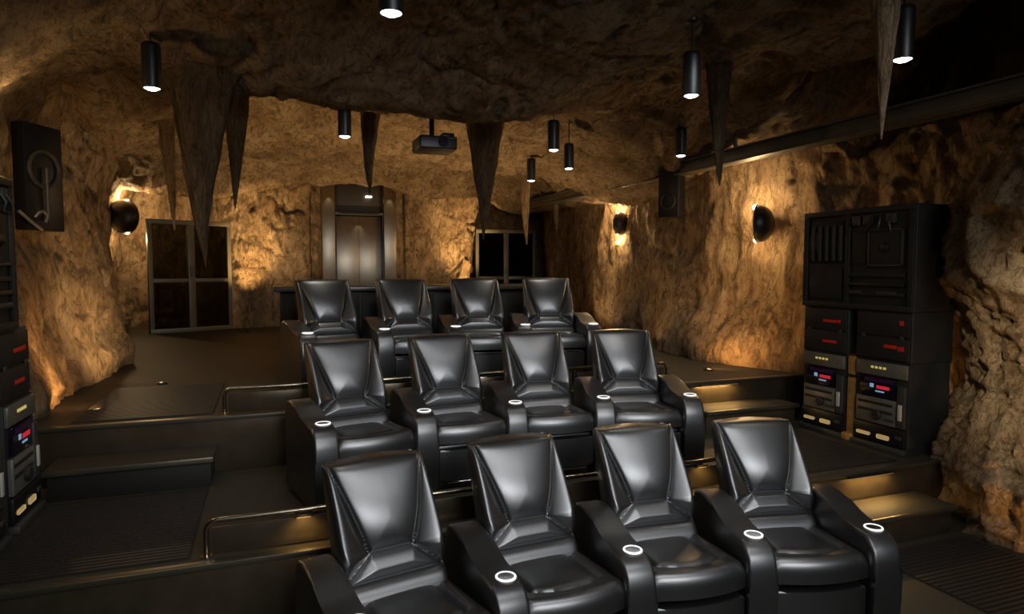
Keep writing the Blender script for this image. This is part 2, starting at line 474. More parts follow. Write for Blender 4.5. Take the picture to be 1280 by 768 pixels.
ceil = grid_mesh('ceiling', P, 230, 420, M_rockc, flip=True)
tag(ceil, 'undulating brown cave rock ceiling', 'ceiling', None, 'structure')
CZG = CEIL.reshape(230, 420)
def ceil_z(px, py):
    i = int(round((px + 3.2) / 10.0 * 229)); j = int(round((py + 3.0) / 18.4 * 419))
    return float(CZG[max(0, min(229, i)), max(0, min(419, j))])

from mathutils.bvhtree import BVHTree
def bvh(o):
    me = o.data
    return BVHTree.FromPolygons([v.co for v in me.vertices], [tuple(p.vertices) for p in me.polygons])
BV = {n: bvh(bpy.data.objects[n]) for n in ('wall_left', 'wall_right')}
def wall_hit(wall, u, v):
    h = BV[wall].ray_cast(Vector((0, 0, CZ)), ray(u, v).normalized())
    return h[0]
# ------------------------------------------------------------------ big rock at right
def outcrop():
    cx, cy = 6.3, 3.2
    nz, na = 150, 170
    zs = np.linspace(-0.05, 3.6, nz)
    # silhouette radius per height
    hz = [-0.05, 0.3, 0.45, 0.75, 1.08, 1.55, 1.89, 2.25, 2.74, 3.0, 3.3, 3.6]
    hr = [1.18, 1.21, 1.27, 1.18, 0.98, 0.98, 1.20, 1.30, 1.18, 1.0, 0.75, 0.5]
    a = np.linspace(0, 2 * PI, na, endpoint=False)
    A = np.repeat(a, nz); Zz = np.tile(zs, na)
    R = np.interp(Zz, hz, hr)
    P = np.stack([cx + R * np.cos(A), cy + R * np.sin(A), Zz], 1)
    dd = rock_disp(P * 1.25, (1, 1, 0.7), 61, 0.13, 0.10, 0.035)
    # deep vertical fissure
    fis = np.exp(-((A - (3.75 + 0.18 * np.sin(Zz * 2.2)) ) / 0.05) ** 2) * np.exp(-((Zz - 0.8) / 0.75) ** 2)
    R2 = R + dd - 0.09 - 0.16 * fis
    P[:, 0] = cx + R2 * np.cos(A); P[:, 1] = cy + np.where(np.sin(A) > 0, 0.95, 1.0) * R2 * np.sin(A)
    o = grid_mesh('rock_outcrop', P, na, nz, M_rockn, wrap=True)
    tag(o, 'bulging grey-tan boulder outcrop standing at the right edge on the lowest floor', 'rock')
outcrop()
lamp('outcrop_fill_light', 'SPOT', (0.8, -0.5, 3.2), 1400, (1.0, 0.85, 0.60), 0.10, aim=(5.50, 2.50, 1.5), cone=26, blend=0.7)  # unseen spot added to light the boulder

# ------------------------------------------------------------------ stalactites
def stalactite(u_top, v_top, u_tip, v_tip, y, wpx, label, seed, pw=1.25):
    tip = on_y(u_tip, v_tip, y)
    top = on_y(u_top, v_top, y)
    d = (tip - Vector((0, 0, CZ))).length * 0.95
    r_at = wpx / 2 * d / FPX
    zc = ceil_z(top.x, top.y) + 0.12
    H = zc - tip.z
    href = top.z - tip.z
    nz, na = 90, 40
    t = np.linspace(0, 1, nz)                         # 0 tip, 1 ceiling
    a = np.linspace(0, 2 * PI, na, endpoint=False)
    A = np.repeat(a, nz); T = np.tile(t, na)
    zz = T * H
    R = r_at * (np.clip(zz / href, 0.0, 9) ** pw)
    R = np.minimum(R, r_at * 2.6) + 0.004
    R = R * (1 + 0.5 * np.clip((T - 0.82) / 0.18, 0, 1) ** 2)
    f = np.clip(zz / href, 0, 1.3)
    xs = tip.x + (top.x - tip.x) * f; ys = np.full_like(xs, y)
    P = np.stack([R * np.cos(A), R * np.sin(A), zz], 1)
    q = np.stack([np.cos(A) * 1.3 + seed, np.sin(A) * 1.3, zz * 1.6], 1)
    k = 1 + 0.08 * ridged(q, 3, seed) - 0.06 + 0.07 * fbm(q * np.array([3.2, 3.2, 2.5]), 3, seed + 3)
    wob = 0.05 * min(1, r_at * 8)
    P[:, 0] = P[:, 0] * k + wob * vnoise(np.stack([zz * 2, zz * 0, zz * 0 + seed], 1), seed) * np.clip(1 - T, 0, 1) * 0.6 + xs - tip.x
    P[:, 1] = P[:, 1] * k
    o = grid_mesh('stalactite', P, na, nz, M_stal_lit if ' pale ' in label else M_stal, wrap=True)
    o.location = (tip.x, y, tip.z)
    tag(o, label, 'stalactite', 'stalactites hanging from the cave ceiling')
stalactite(251, 100, 255, 335, 6.3, 74, 'huge wide stalactite hanging in front of the left glass doors', 101, 1.15)
stalactite(211, 205, 217, 288, 8.2, 12, 'short pale stalactite hanging left of the huge one', 102, 0.8)
stalactite(294, 170, 294, 262, 7.6, 20, 'thin dark stalactite hanging just right of the huge one', 103, 0.9)
stalactite(463, 165, 461, 243, 8.4, 19, 'slim dark stalactite hanging in front of the metal lift door', 104, 0.8)
stalactite(606, 185, 603, 300, 8.0, 38, 'broad dark stalactite hanging in front of the right glass doors', 105, 1.0)
stalactite(657, 232, 658, 306, 10.4, 13, 'thin pale stalactite hanging below the smallest pendant lamps', 106, 0.7)
stalactite(1107, 5, 1101, 174, 2.95, 28, 'long pale pointed stalactite hanging at the upper right over the beam', 107, 1.05)
stalactite(899, 105, 897, 232, 4.9, 26, 'long dark stalactite crossing the beam near the middle pendant lamps', 108, 0.8)
stalactite(694, 255, 696, 290, 11.6, 9, 'small faint stalactite under the far end of the beam', 109, 0.7)

# ------------------------------------------------------------------ beam along the right wall
t = thing('ceiling_beam', 'long grey metal beam running under the ceiling along the right wall', 'beam', (5.0, 7.0, 3.285))
box('web', -0.035, 0.035, -5.5, 5.6, 0.0, 0.125, M_beam, t, 0.004)
box('flange', -0.085, 0.085, -5.5, 5.6, -0.02, 0.0, M_beam, t, 0.004)
box('flange', -0.085, 0.085, -5.5, 5.6, 0.125, 0.143, M_beam, t, 0.004)
for k in range(6):
    y = -4.6 + 1.9 * k
    bm = bmesh.new(); add_tube(bm, [(0.0, y, 0.13), (0.0, y, max(0.3, ceil_z(5.0, 7 + y) - 3.26 + 0.1))], 0.02, 8)
    link('hanger', bm_mesh(bm, 'hanger'), M_beam, t)

# ------------------------------------------------------------------ glass doors and lift
def glass_door(px0, px1, label, n):
    c = (Vector(px0) + Vector(px1)) / 2; dv = Vector(px1) - Vector(px0)
    t = thing('glass_door', label, 'door', (c.x, c.y, Z3), math.atan2(dv.y, dv.x))
    w = dv.length / 2; h = 2.06
    for s in (-1, 1):
        box('stile', s * w - 0.035 - s * 0.035, s * w + 0.035 - s * 0.035, -0.05, 0.05, 0, h, M_frame, t)
    box('centre_post', -0.06, 0.06, -0.05, 0.05, 0.08, h - 0.08, M_frame, t)
    box('top_rail', -w, w, -0.055, 0.055, h - 0.08, h, M_frame, t)
    box('bottom_rail', -w, w, -0.055, 0.055, 0, 0.08, M_frame, t)
    for s in (-1, 1):
        xa, xb = (0.06, w - 0.07) if s > 0 else (-w + 0.07, -0.06)
        box('cross_bar', xa, xb, -0.045, 0.045, 0.92, 0.99, M_frame, t)
        box('pane', xa, xb, -0.006, 0.006, 0.08, 0.92, M_glass, t, 0)
        box('pane', xa, xb, -0.006, 0.006, 0.99, h - 0.08, M_glass, t, 0)
        tube('handle', [(s * 0.03, -0.05, 1.03), (s * 0.03, -0.09, 1.05), (s * 0.03, -0.09, 1.2), (s * 0.03, -0.05, 1.22)], 0.009, M_frame, t, 8)
glass_door((-2.03, 13.25, 0), (-0.70, 13.85, 0), 'grey framed double glass door with four panes in the back left corner', 1)
glass_door((4.40, 14.3, 0), (5.86, 14.3, 0), 'grey framed double glass door partly hidden behind the bar at right', 2)
# equipment racks seen as dim shapes through the left glass doors are only rock here

t = thing('lift_portal', 'brushed metal lift door in a tall metal surround set into the back rock wall', 'lift door', (1.79, 14.0, Z3))
for s in (-1, 1):
    box('pilaster', s * 0.63 - 0.13, s * 0.63 + 0.13, -0.02, 0.35, 0.0, 3.0, M_steel, t, 0.01)
    box('jamb', s * 0.485 - 0.015, s * 0.485 + 0.015, 0.0, 0.3, 0.0, 2.3, M_black, t, 0.003)
box('header', -0.5, 0.5, 0.1, 0.3, 2.33, 3.0, M_dsteel, t, 0.005)
box('soffit', -0.5, 0.5, 0.0, 0.3, 2.29, 2.33, M_dsteel, t, 0.004)
for s in (-1, 1):
    box('door_leaf', (s - 1) * 0.2335 + 0.002, (s + 1) * 0.2335 - 0.002, 0.17, 0.22, 0.02, 2.27, M_steel, t, 0.004)
lmp = box('downlight', 0.14, 0.26, 0.02, 0.10, 2.66, 2.69, M_bulb2, t, 0.002)
lamp('lift_downlight', 'SPOT', (1.78, 14.06, 3.12), 45, (1.0, 0.86, 0.6), 0.01, aim=(1.78, 14.11, 2.4), cone=70, blend=1.0)
for s in (-1, 1):
    lamp('lift_side_light', 'SPOT', (1.79 + s * 0.62, 13.89, 3.62), 30, (1.0, 0.86, 0.6), 0.01, aim=(1.79 + s * 0.62, 13.93, 3.2), cone=70, blend=1.0)
    lamp('lift_uplight', 'SPOT', (1.79 + s * 0.22, 14.04, Z3 + 1.05), 14, (1.0, 0.84, 0.55), 0.01, aim=(1.79 + s * 0.22, 14.10, 2.4), cone=60, blend=1.0)

# ------------------------------------------------------------------ bar counter
t = thing('bar_counter', 'long black bar counter standing behind the back row of recliners', 'bar', (1.83, 8.05, Z3))
box('carcass', -1.72, 1.72, -0.33, 0.33, 0.0, 0.92, M_wood, t, 0.01)
for k in range(4):
    box('front_panel', -1.68 + k * 0.845, -0.86 + k * 0.845, -0.345, -0.325, 0.12, 0.88, M_wood, t, 0.006)
box('kickboard', -1.70, 1.70, -0.335, -0.3, 0.0, 0.1, M_black, t, 0.004)
box('counter_top', -1.79, 1.79, -0.40, 0.40, 0.92, 0.975, M_bartop, t, 0.012, 3)

# ------------------------------------------------------------------ recliner
PITCH = 0.725
AW = 0.165       # arm width
def seg_dist(X, Y, a, b):
    ax, ay = a; bx, by = b
    t = np.clip(((X - ax) * (bx - ax) + (Y - ay) * (by - ay)) / ((bx - ax) ** 2 + (by - ay) ** 2), 0, 1)
    return np.hypot(X - (ax + t * (bx - ax)), Y - (ay + t * (by - ay)))
def backrest_mesh():
    n, m = 95, 111
    s = np.linspace(-1, 1, n); t = np.linspace(0, 1, m)
    # cluster towards borders
    s = np.sin(s * PI / 2) * 0.35 + s * 0.65
    Sx, T = np.meshgrid(s, t, indexing='ij'); Sx = Sx.ravel(); T = T.ravel()
    H = 0.64
    halfw = 0.284 - 0.016 * T
    X = Sx * 0.28; Yp = T * H                         # metric seam space
    c = lambda a, b: (a * 0.28, b * H)
    TL, TR, CL, CR, BL, BR = c(-0.94, 1.0), c(0.94, 1.0), c(-0.42, 0.345), c(0.42, 0.345), c(-0.93, 0.16), c(0.93, 0.16)
    segs = [(TL, CL), (CL, CR), (CR, TR), (CL, BL), (CR, BR), (BL, BR)]
    D = np.min([seg_dist(X, Yp, a, b) for a, b in segs], axis=0)
    # panel membership
    xl = np.interp(Yp, [0, BL[1], CL[1], TL[1]], [0.28, -BL[0], -CL[0], -TL[0]])   # |x| of the slanted seams
    inside = np.abs(X) < xl
    centre = inside & (Yp > CL[1]); lumb = inside & (Yp <= CL[1]) & (Yp > BL[1])
    low = Yp <= BL[1]
    wing = ~inside & ~low
    puff = 1 - np.exp(-D / 0.06)
    h = np.zeros_like(X)
    tt = np.clip((Yp - CL[1]) / (H - CL[1]), 0, 1)
    h += np.where(centre, 0.022 * puff + 0.040 * np.sin(PI * tt ** 0.8) * (1 - 0.5 * (X / 0.25) ** 2), 0)
    h += np.where(lumb, 0.050 * puff + 0.012 * np.clip(1 - (Yp - BL[1]) / (CL[1] - BL[1]), 0, 1), 0)
    h += np.where(low, 0.050 * (1 - np.exp(-D / 0.03)), 0)
    out = np.clip((np.abs(X) - xl) / 0.12, 0, 1)
    h += np.where(wing, 0.045 * puff + 0.04 * out, 0)
    h -= 0.008 * np.exp(-(D / 0.011) ** 2)
    e = np.minimum(1 - np.abs(Sx), 0.5) * 0.28
    et = np.minimum((1 - T) * H, 0.3)
    h -= 0.050 * np.exp(-(e / 0.013)) + 0.040 * np.exp(-(et / 0.012)) + 0.03 * np.exp(-(T * H / 0.02))
    # concave hug of the sitter + lean
    y0 = 0.36 + 0.29 * T ** 0.9 - 0.05 * np.sin(T * PI) * 0.4
    Yf = y0 - h
    Z = 0.44 + T * H * 0.985 - 0.012 * (Sx ** 2) * (T > 0.999)
    Z = Z + 0.006 * (1 - Sx ** 2) * T
    F = np.stack([Sx * halfw, Yf, Z], 1)
    Yb = 0.36 + 0.115 + 0.30 * T ** 0.9 + 0.012 * (1 - Sx ** 2) - 0.03 * np.exp(-e / 0.02) - 0.02 * np.exp(-et / 0.02)
    B = np.stack([Sx * (halfw - 0.006), Yb, Z - 0.004], 1)
    V = np.vstack([F, B]); N = n * m
    idx = np.arange(N).reshape(n, m)
    q = []
    f = np.stack([idx[:-1, :-1].ravel(), idx[1:, :-1].ravel(), idx[1:, 1:].ravel(), idx[:-1, 1:].ravel()], 1)
    q = [f, f[:, ::-1] + N]
    def rim(a):
        return np.stack([a[:-1], a[1:], a[1:] + N, a[:-1] + N], 1)
    q += [rim(idx[:, 0])[:, ::-1], rim(idx[:, -1]), rim(idx[0, :]), rim(idx[-1, :])[:, ::-1]]
    q = np.vstack(q)
    me = bpy.data.meshes.new('backrest')
    me.from_pydata(V.tolist(), [], q.tolist()); me.update()
    bm = bmesh.new(); bm.from_mesh(me); bmesh.ops.recalc_face_normals(bm, faces=bm.faces[:]); bm.to_mesh(me); bm.free()
    smooth(me, 60)
    return me
def seat_mesh():
    n, m = 49, 49
    s = np.linspace(-1, 1, n); t = np.linspace(0, 1, m)
    Sx, T = np.meshgrid(s, t, indexing='ij'); Sx = Sx.ravel(); T = T.ravel()
    W = 0.278
    X = Sx * W
    # profile in (y,z): from back of the seat to the front, then down the front as a waterfall
    L = T * 0.66
    yfront = -0.12
    straight = 0.52
    R = 0.055
    arc = R * PI / 2
    y = np.where(L < straight, 0.46 - L * 1.0, 0)
    yend = 0.46 - straight + 0.0
    th = np.clip((L - straight) / R, 0, PI / 2)
    rest = np.clip(L - straight - arc, 0, 1)
    Y = np.where(L < straight, 0.46 - L, yend - R * np.sin(th))
    Z0 = 0.475
    Z = np.where(L < straight, Z0, Z0 - R * (1 - np.cos(th)) - rest)
    # front bow
    Y = Y - 0.045 * (1 - Sx ** 2) * np.clip((L - 0.2) / 0.35, 0, 1)
    # inner pad: inset panel with a raised lip ahead of it
    px0, py0, py1 = 0.175, 0.10, 0.42
    dx = px0 + 0.02 - np.abs(X); dy = 0.42 + 0.0 - L + 0.03 * (1 - (X / 0.2) ** 2)
    dd = np.minimum(dx, dy)
    top = L < straight
    pad = np.where(dd > 0, 0.022 * (1 - np.exp(-dd / 0.03)), 0.026 * (1 - np.exp(dd / 0.03)))
    groove = -0.016 * np.exp(-(dd / 0.009) ** 2)
    edge = -0.03 * np.exp(-((1 - np.abs(Sx)) * W / 0.014))
    Z = Z + np.where(top, pad + groove + edge, np.where(dd < 9, 0.026, 0) * np.cos(th) + edge * np.cos(th))
    Z = Z + np.where(top, 0.02 * np.clip(L / straight, 0, 1) - 0.02, 0)
    F = np.stack([X, Y, Z], 1)
    B = F.copy(); B[:, 2] = np.minimum(B[:, 2], Z0) - 0.13 * np.clip(1 - (L - straight) / 0.14, 0, 1); B[:, 1] += 0.04 * np.clip((L - 0.3) / 0.2, 0, 1) 
    B[:, 2] = np.maximum(B[:, 2], 0.335)
    V = np.vstack([F, B]); N = n * m
    idx = np.arange(N).reshape(n, m)
    f = np.stack([idx[:-1, :-1].ravel(), idx[1:, :-1].ravel(), idx[1:, 1:].ravel(), idx[:-1, 1:].ravel()], 1)
    def rim(a): return np.stack([a[:-1], a[1:], a[1:] + N, a[:-1] + N], 1)
    q = np.vstack([f, f[:, ::-1] + N, rim(idx[:, 0])[:, ::-1], rim(idx[:, -1]), rim(idx[0, :]), rim(idx[-1, :])[:, ::-1]])
    me = bpy.data.meshes.new('seat_cushion'); me.from_pydata(V.tolist(), [], q.tolist()); me.update()
    smooth(me, 60)
    return me
def arm_mesh():
    top = [(0.60, 0.60), (0.56, 0.665), (0.48, 0.685), (0.38, 0.68), (0.28, 0.655), (0.19, 0.622), (0.12, 0.606), (0.05, 0.600), (-0.03, 0.598),
           (-0.075, 0.588), (-0.115, 0.562), (-0.145, 0.52), (-0.162, 0.46), (-0.168, 0.38), (-0.165, 0.26), (-0.158, 0.14), (-0.150, 0.03)]
    bot = [(0.60, 0.03)]
    poly = [(p, q) for p, q in top] + bot
    bm = bmesh.new(); prism(bm, poly, 'x', -AW / 2, AW / 2, 0.02, 4)
    return bm_mesh(bm, 'armrest', 28)
MB, MS, MA = backrest_mesh(), seat_mesh(), arm_mesh()
for me, mt in ((MB, M_leather), (MS, M_leather), (MA, M_leath2)): me.materials.append(mt)
def add_arm(root, x):
    a = link('armrest', MA, None, root); a.location = (x, 0, 0)
    bm = bmesh.new(); add_lathe(bm, [(0.040, 0.596), (0.040, 0.6025), (0.042, 0.6045), (0.049, 0.6045), (0.051, 0.6025), (0.051, 0.596)], 32)
    r = link('cup_ring', bm_mesh(bm, 'cup_ring'), M_ringlit, a); r.location = (0.02, -0.005, 0)
    bm = bmesh.new(); add_lathe(bm, [(0, 0.6005), (0.02, 0.6012), (0.040, 0.6022)], 24)
    c = link('cup_well', bm_mesh(bm, 'cup_well'), M_ring, a); c.location = (0.02, -0.005, 0)
    return a
def make_recliner():
    t = thing('recliner', '', 'armchair')
    link('backrest', MB, None, t)
    link('seat_cushion', MS, None, t)
    box('back_shell', -0.262, 0.262, 0.50, 0.62, 0.06, 0.46, M_leath2, t, 0.03, 3)
    box('seat_base', -0.275, 0.275, -0.045, 0.56, 0.05, 0.335, M_leath2, t, 0.015)
    # footrest pad below the seat, with its own soft edge
    bm = bmesh.new()
    poly = [(-0.262, 0.0)] + [(0.262 * k / 6, -0.035 * (1 - (k / 6) ** 2)) for k in range(-6, 7)][1:] + [(0.262, 0.07), (-0.262, 0.07)]
    prism(bm, [(p, q - 0.125 + 0.005) for p, q in poly], 'z', 0.10, 0.322, 0.014, 3)
    link('footrest', bm_mesh(bm, 'footrest', 30), M_leather, t)
    box('plinth', -0.25, 0.25, -0.03, 0.56, 0.0, 0.05, M_black, t, 0.004)
    tube('recline_lever', [(0.20, -0.10, 0.075), (0.10, -0.135, 0.085), (-0.10, -0.135, 0.085), (-0.20, -0.10, 0.075)], 0.008, M_ring, t, 8)
    add_arm(t, -PITCH / 2)
    return t
rows = [(2.92, Z1), (4.67, Z2), (6.38, Z3)]
X0, KC = 1.735, 0.102
rown = ['front', 'middle', 'back']
pos = [['far left seat', 'second seat from the left', 'third seat from the left', 'far right seat'],] * 3
proto = make_recliner()
first = True
for ri, (Yc, Zf) in enumerate(rows):
    for ci in range(4):
        xo = (ci - 1.5) * PITCH
        o = proto if first else copy_tree(proto_ref)
        if first:
            proto_ref = proto; first = False
        o.location = (X0 + xo, Yc - KC * xo * xo, Zf)
        o.rotation_euler = (0, 0, math.atan(-2 * KC * xo))
        o['label'] = 'black leather recliner in the %s row, %s' % (rown[ri], pos[ri][ci])
        o['group'] = 'recliners of the %s row' % rown[ri]
        if ci == 3: add_arm_later = o
        if ci == 3: o['_end'] = 1
for o in [o for o in COL.objects if o.get('_end')]:
    add_arm(o, PITCH / 2); del o['_end']

# ------------------------------------------------------------------ low guard rails on the platform edges
def guard_rail(y, z, label):
    t = thing('guard_rail', label, 'rail', (X0, y, z))
    xl, h, r = 2.10, 0.205, 0.016
    c = 0.06
    arc = lambda cx, s: [(cx + s * c * (1 - math.cos(a)), 0, h - c + c * math.sin(a)) for a in np.linspace(0, PI / 2, 7)]
    left = [(-xl, 0, 0)] + arc(-xl, 1)
    right = [(xl, 0, 0)] + arc(xl, -1)
    tube('tube', left + right[::-1], r, M_chrome, t, 12)
    for s in (-1, 1):
        lathe('foot_flange', [(0, 0.008), (0.036, 0.008), (0.036, 0)], M_chrome, t, 16, Matrix.Translation((s * xl, 0, 0.0)))
    for k in range(1, 4):
        x = -xl + k * xl / 2
        tube('post', [(x, 0, 0), (x, 0, h - 0.01)], 0.011, M_chrome, t, 8)
    for k in range(4):
        xa = -xl + k * xl / 2 + 0.03; xb = xa + xl / 2 - 0.06
        box('infill_panel', xa, xb, -0.006, 0.006, 0.012, h - 0.04, M_riser, t, 0.002)
guard_rail(E2 + 0.09, Z2, 'low bronze guard rail along the middle platform edge behind the front row')
guard_rail(E3 + 0.09, Z3, 'low bronze guard rail along the upper platform edge behind the middle row')

# ------------------------------------------------------------------ pendants
pend_px = [(489, 17, 'topmost pendant lamp cut by the upper edge of the view'), (190, 111, 'black cylinder pendant lamp at left beside the huge stalactite'),
           (431, 171, 'black cylinder pendant lamp hanging left of the slim stalactite'), (864, 120, 'large black cylinder pendant lamp right of centre'),
           (692, 188, 'black cylinder pendant lamp hanging above the back row'), (711, 211, 'small distant pendant lamp just right of a nearer one'),
           (664, 226, 'smallest distant pendant lamp above a thin pale stalactite'), (851, 195, 'black cylinder pendant lamp hanging by the beam'),
           (1128, 75, 'black cylinder pendant lamp beside the long pointed stalactite')]
bmp = bmesh.new(); add_lathe(bmp, [(0.0, 0.33), (0.012, 0.33), (0.052, 0.325), (0.063, 0.31), (0.065, 0.29), (0.065, 0.012), (0.062, 0.0), (0.055, 0.0), (0.055, 0.03)], 32)
ME_body = bm_mesh(bmp, 'housing'); ME_body.materials.append(M_black)
bmp = bmesh.new(); add_lathe(bmp, [(0.0, -0.014), (0.03, -0.010), (0.050, 0.002), (0.054, 0.016), (0.0, 0.018)], 28)
ME_lens = bm_mesh(bmp, 'lamp_lens'); ME_lens.materials.append(M_bulb)
for (u, v, lab) in pend_px:
    p = on_z(u, v, 2.075 + 1.3)
    t = thing('pendant_lamp', lab, 'lamp', (p.x, p.y, p.z), 0, 'cylinder pendant lamps')
    zc = ceil_z(p.x, p.y) - p.z + 0.1
    link('housing', ME_body, None, t); link('lamp_lens', ME_lens, None, t)
    tube('cord', [(0, 0, 0.325), (0, 0, max(0.4, zc))], 0.006, M_black, t, 6)
    lathe('ceiling_rose', [(0, -0.02), (0.04, -0.015), (0.045, 0.0), (0.045, 0.06)], M_black, t, 16, Matrix.Translation((0, 0, max(0.4, zc - 0.08))))
    lamp('pendant_spot', 'SPOT', (0, 0, -0.03), 15, WHITE, 0.05, aim=(0, 0, -1), cone=95, blend=0.9, parent=t)

# ------------------------------------------------------------------ ceiling projector
pp = on_y(543, 190, 7.6)
t = thing('projector', 'black ceiling mounted projector hanging in the middle of the cave ceiling', 'projector', (pp.x, pp.y, pp.z))
box('body', -0.22, 0.22, -0.22, 0.22, 0.0, 0.15, M_black, t, 0.02, 3)
lathe('lens', [(0, 0.0), (0.05, 0.0), (0.055, 0.01), (0.055, 0.05)], M_disp, t, 20, Matrix.Translation((0.05, -0.25, 0.075)) @ Matrix.Rotation(-PI / 2, 4, 'X'))
box('side_wing', 0.06, 0.20, -0.16, 0.1, 0.15, 0.20, M_black, t, 0.01)
box('indicator_strip', 0.10, 0.2, -0.228, -0.218, 0.12, 0.135, M_equip2, t, 0.001)
tube('mount_pole', [(-0.03, 0, 0.14), (-0.03, 0, max(0.25, ceil_z(pp.x, pp.y) - pp.z + 0.1))], 0.03, M_black, t, 12)

# ------------------------------------------------------------------ bowl sconces
def sconce(u, v, rpx, nrm, wall_dx, label, e):
    hit = wall_hit('wall_left' if wall_dx > 0 else 'wall_right', u, v)
    o_ = Vector((0, 0, CZ)); p = hit + (o_ - hit).normalized() * 0.24
    if wall_dx > 0: p = p + Vector((0.16, -0.02, 0.0))
    nx, ny = nrm
    t = thing('wall_sconce', label, 'wall lamp', (p.x, p.y, p.z), math.atan2(ny, nx), 'black bowl lamps on the rock walls')
    R = rpx * (p - o_).length / FPX
    M = Matrix.Rotation(PI / 2, 4, 'Y')
    prof = [(R * math.sin(a), -R * math.cos(a) * 0.85) for a in np.linspace(0.0, PI / 2, 14)]
    prof = [(max(r, 0.0), z) for r, z in prof]
    inner = [((R - 0.012) * math.sin(a), -(R - 0.012) * math.cos(a) * 0.85) for a in np.linspace(PI / 2, 0.0, 14)]
    lathe('bowl', prof + inner, M_black, t, 32, M)
    bm = bmesh.new(); add_tube(bm, [(0.004, R * math.cos(a), R * math.sin(a)) for a in np.linspace(0, 2 * PI, 33)[:-1]], 0.008, 8, False, True)
    link('rim', bm_mesh(bm, 'rim'), M_equip2, t)
    for s, en in ((1, e), (-1, e * 0.6)):
        lathe('bulb', [(0, -0.035), (0.025, -0.025), (0.035, 0), (0.025, 0.025), (0, 0.035)], M_bulb2, t, 14, Matrix.Translation((0.03, 0.0, s * (R - 0.03))) @ Matrix.Scale(1.0 if s > 0 else 0.5, 4))
        lamp('sconce_light', 'POINT', (0.06, 0.0, s * (R + 0.045)), en, WARM, 0.035, parent=t)
    fl = (hit - p); fl = Vector((fl.x * nx + fl.y * ny, -fl.x * ny + fl.y * nx, fl.z)) * 1.15
    st = Vector((-R * 0.6, 0, 0))
    bm = bmesh.new(); add_tube(bm, [st, (st + fl) / 2, fl], 0.03, 8)
    link('bracket', bm_mesh(bm, 'bracket'), M_black, t)
sconce(144, 271, 18.5, (0.6, 0.8), 1, 'black bowl lamp on the left rock wall', 50)
sconce(947, 280, 22, (-0.62, 0.78), -1, 'black bowl lamp on the right rock wall above the near consoles', 24)
sconce(774, 280, 14.5, (-0.55, 0.83), -1, 'black bowl lamp on the right rock wall above the back row', 34)

# ------------------------------------------------------------------ floor uplights hidden along the rocks
def uplight(loc, aim, e, label, col=AMBER, cone=75, r=0.05):
    t = thing('floor_uplight', label, 'lamp', loc, 0, 'small uplights along the rock bases')
    lathe('can', [(0, 0), (r, 0), (r, 0.014), (r - .008, 0.014), (r - .008, 0.008)], M_black, t, 20)
    lathe('lens', [(0, 0.010), (r - .009, 0.009)], M_disp, t, 20)
    a = Vector(aim) - Vector(loc)
    lamp('uplight_beam', 'SPOT', (0, 0, 0.04), e, col, 0.04, aim=None, cone=cone, blend=0.9, parent=t).rotation_euler = a.to_track_quat('-Z', 'Y').to_euler()
uplight((-0.40, 12.95, Z3), (-0.36, 13.85, 2.35), 700, 'uplight at the rock column beside the left glass doors', (1, .64, .27), 46)
uplight((4.05, 12.95, Z3), (4.08, 13.9, 2.35), 700, 'uplight at the rock column beside the right glass doors', (1, .64, .27), 46)
uplight((-1.35, 6.25, Z3), (-1.95, 6.9, 1.5), 55, 'uplight at the foot of the left rock wall', AMBER, 115)
uplight((-1.05, 7.5, Z3), (-1.85, 8.3, 1.9), 95, 'uplight at the foot of the left rock wall near its corner', WARM, 112)
uplight((4.75, 6.3, Z3), (5.6, 6.5, 1.5), 60, 'uplight at the foot of the right rock wall beside the consoles', AMBER, 125)
uplight((4.6, 8.2, Z3), (5.4, 8.2, 2.0), 24, 'uplight at the foot of the right rock wall behind the rows', WARM, 105)
uplight((4.6, 10.0, Z3), (5.4, 10.0, 2.0), 50, 'uplight at the foot of the right rock wall beside the bar', WARM, 105)
uplight((4.85, 2.6, Z1), (5.35, 2.9, 0.5), 30, 'uplight at the foot of the boulder outcrop', AMBER, 120)
uplight((0.45, 12.6, Z3), (0.45, 13.6, 3.4), 230, 'uplight at the back wall left of the lift', WARM, 95)
uplight((3.2, 12.6, Z3), (3.2, 13.6, 3.4), 230, 'uplight at the back wall right of the lift', WARM, 95)
uplight((0.7, 9.3, Z3), (0.6, 9.9, 3.9), 300, 'added floor uplight behind the bar, left half', WARM, 115)  # this and the next are added to brighten the far ceiling
uplight((2.9, 9.3, Z3), (3.0, 9.9, 3.9), 300, 'added floor uplight behind the bar, right half', WARM, 115)
# ------------------------------------------------------------------ wall speakers
def ring(bm, R, r, M, n=32):
    pts = [M @ Vector((R * math.cos(a), 0, R * math.sin(a))) for a in np.linspace(0, 2 * PI, n + 1)[:-1]]
    add_tube(bm, pts, r, 8, False, True)
c = on_x(54, 212, -1.72)
t = thing('wall_speaker', 'tall black wall speaker with a round ring and hanging rod on the left rock wall', 'speaker', (c.x, c.y, c.z), math.radians(62))
box('cabinet', -0.17, 0.20, 0.0, 0.12, -0.5, 0.36, M_black, t, 0.012)
bm = bmesh.new(); ring(bm, 0.145, 0.016, Matrix.Translation((0, -0.012, 0))); link('ring', bm_mesh(bm, 'ring'), M_equip2, t)
lathe('cone', [(0, 0.05), (0.05, 0.045), (0.13, 0.0), (0.14, 0.0)], M_mat, t, 28, Matrix.Translation((0, -0.003, 0)) @ Matrix.Rotation(PI / 2, 4, 'X') @ Matrix.Scale(-1, 4, (0, 0, 1)))
tube('rod', [(0, -0.03, 0.01), (0, -0.03, -0.42)], 0.015, M_equip2, t, 10)
tube('hook', [(-0.16, -0.06, -0.40), (-0.14, -0.08, -0.36), (-0.10, -0.08, -0.35), (-0.06, -0.08, -0.38), (-0.05, -0.05, -0.43)], 0.012, M_silver, t, 8)
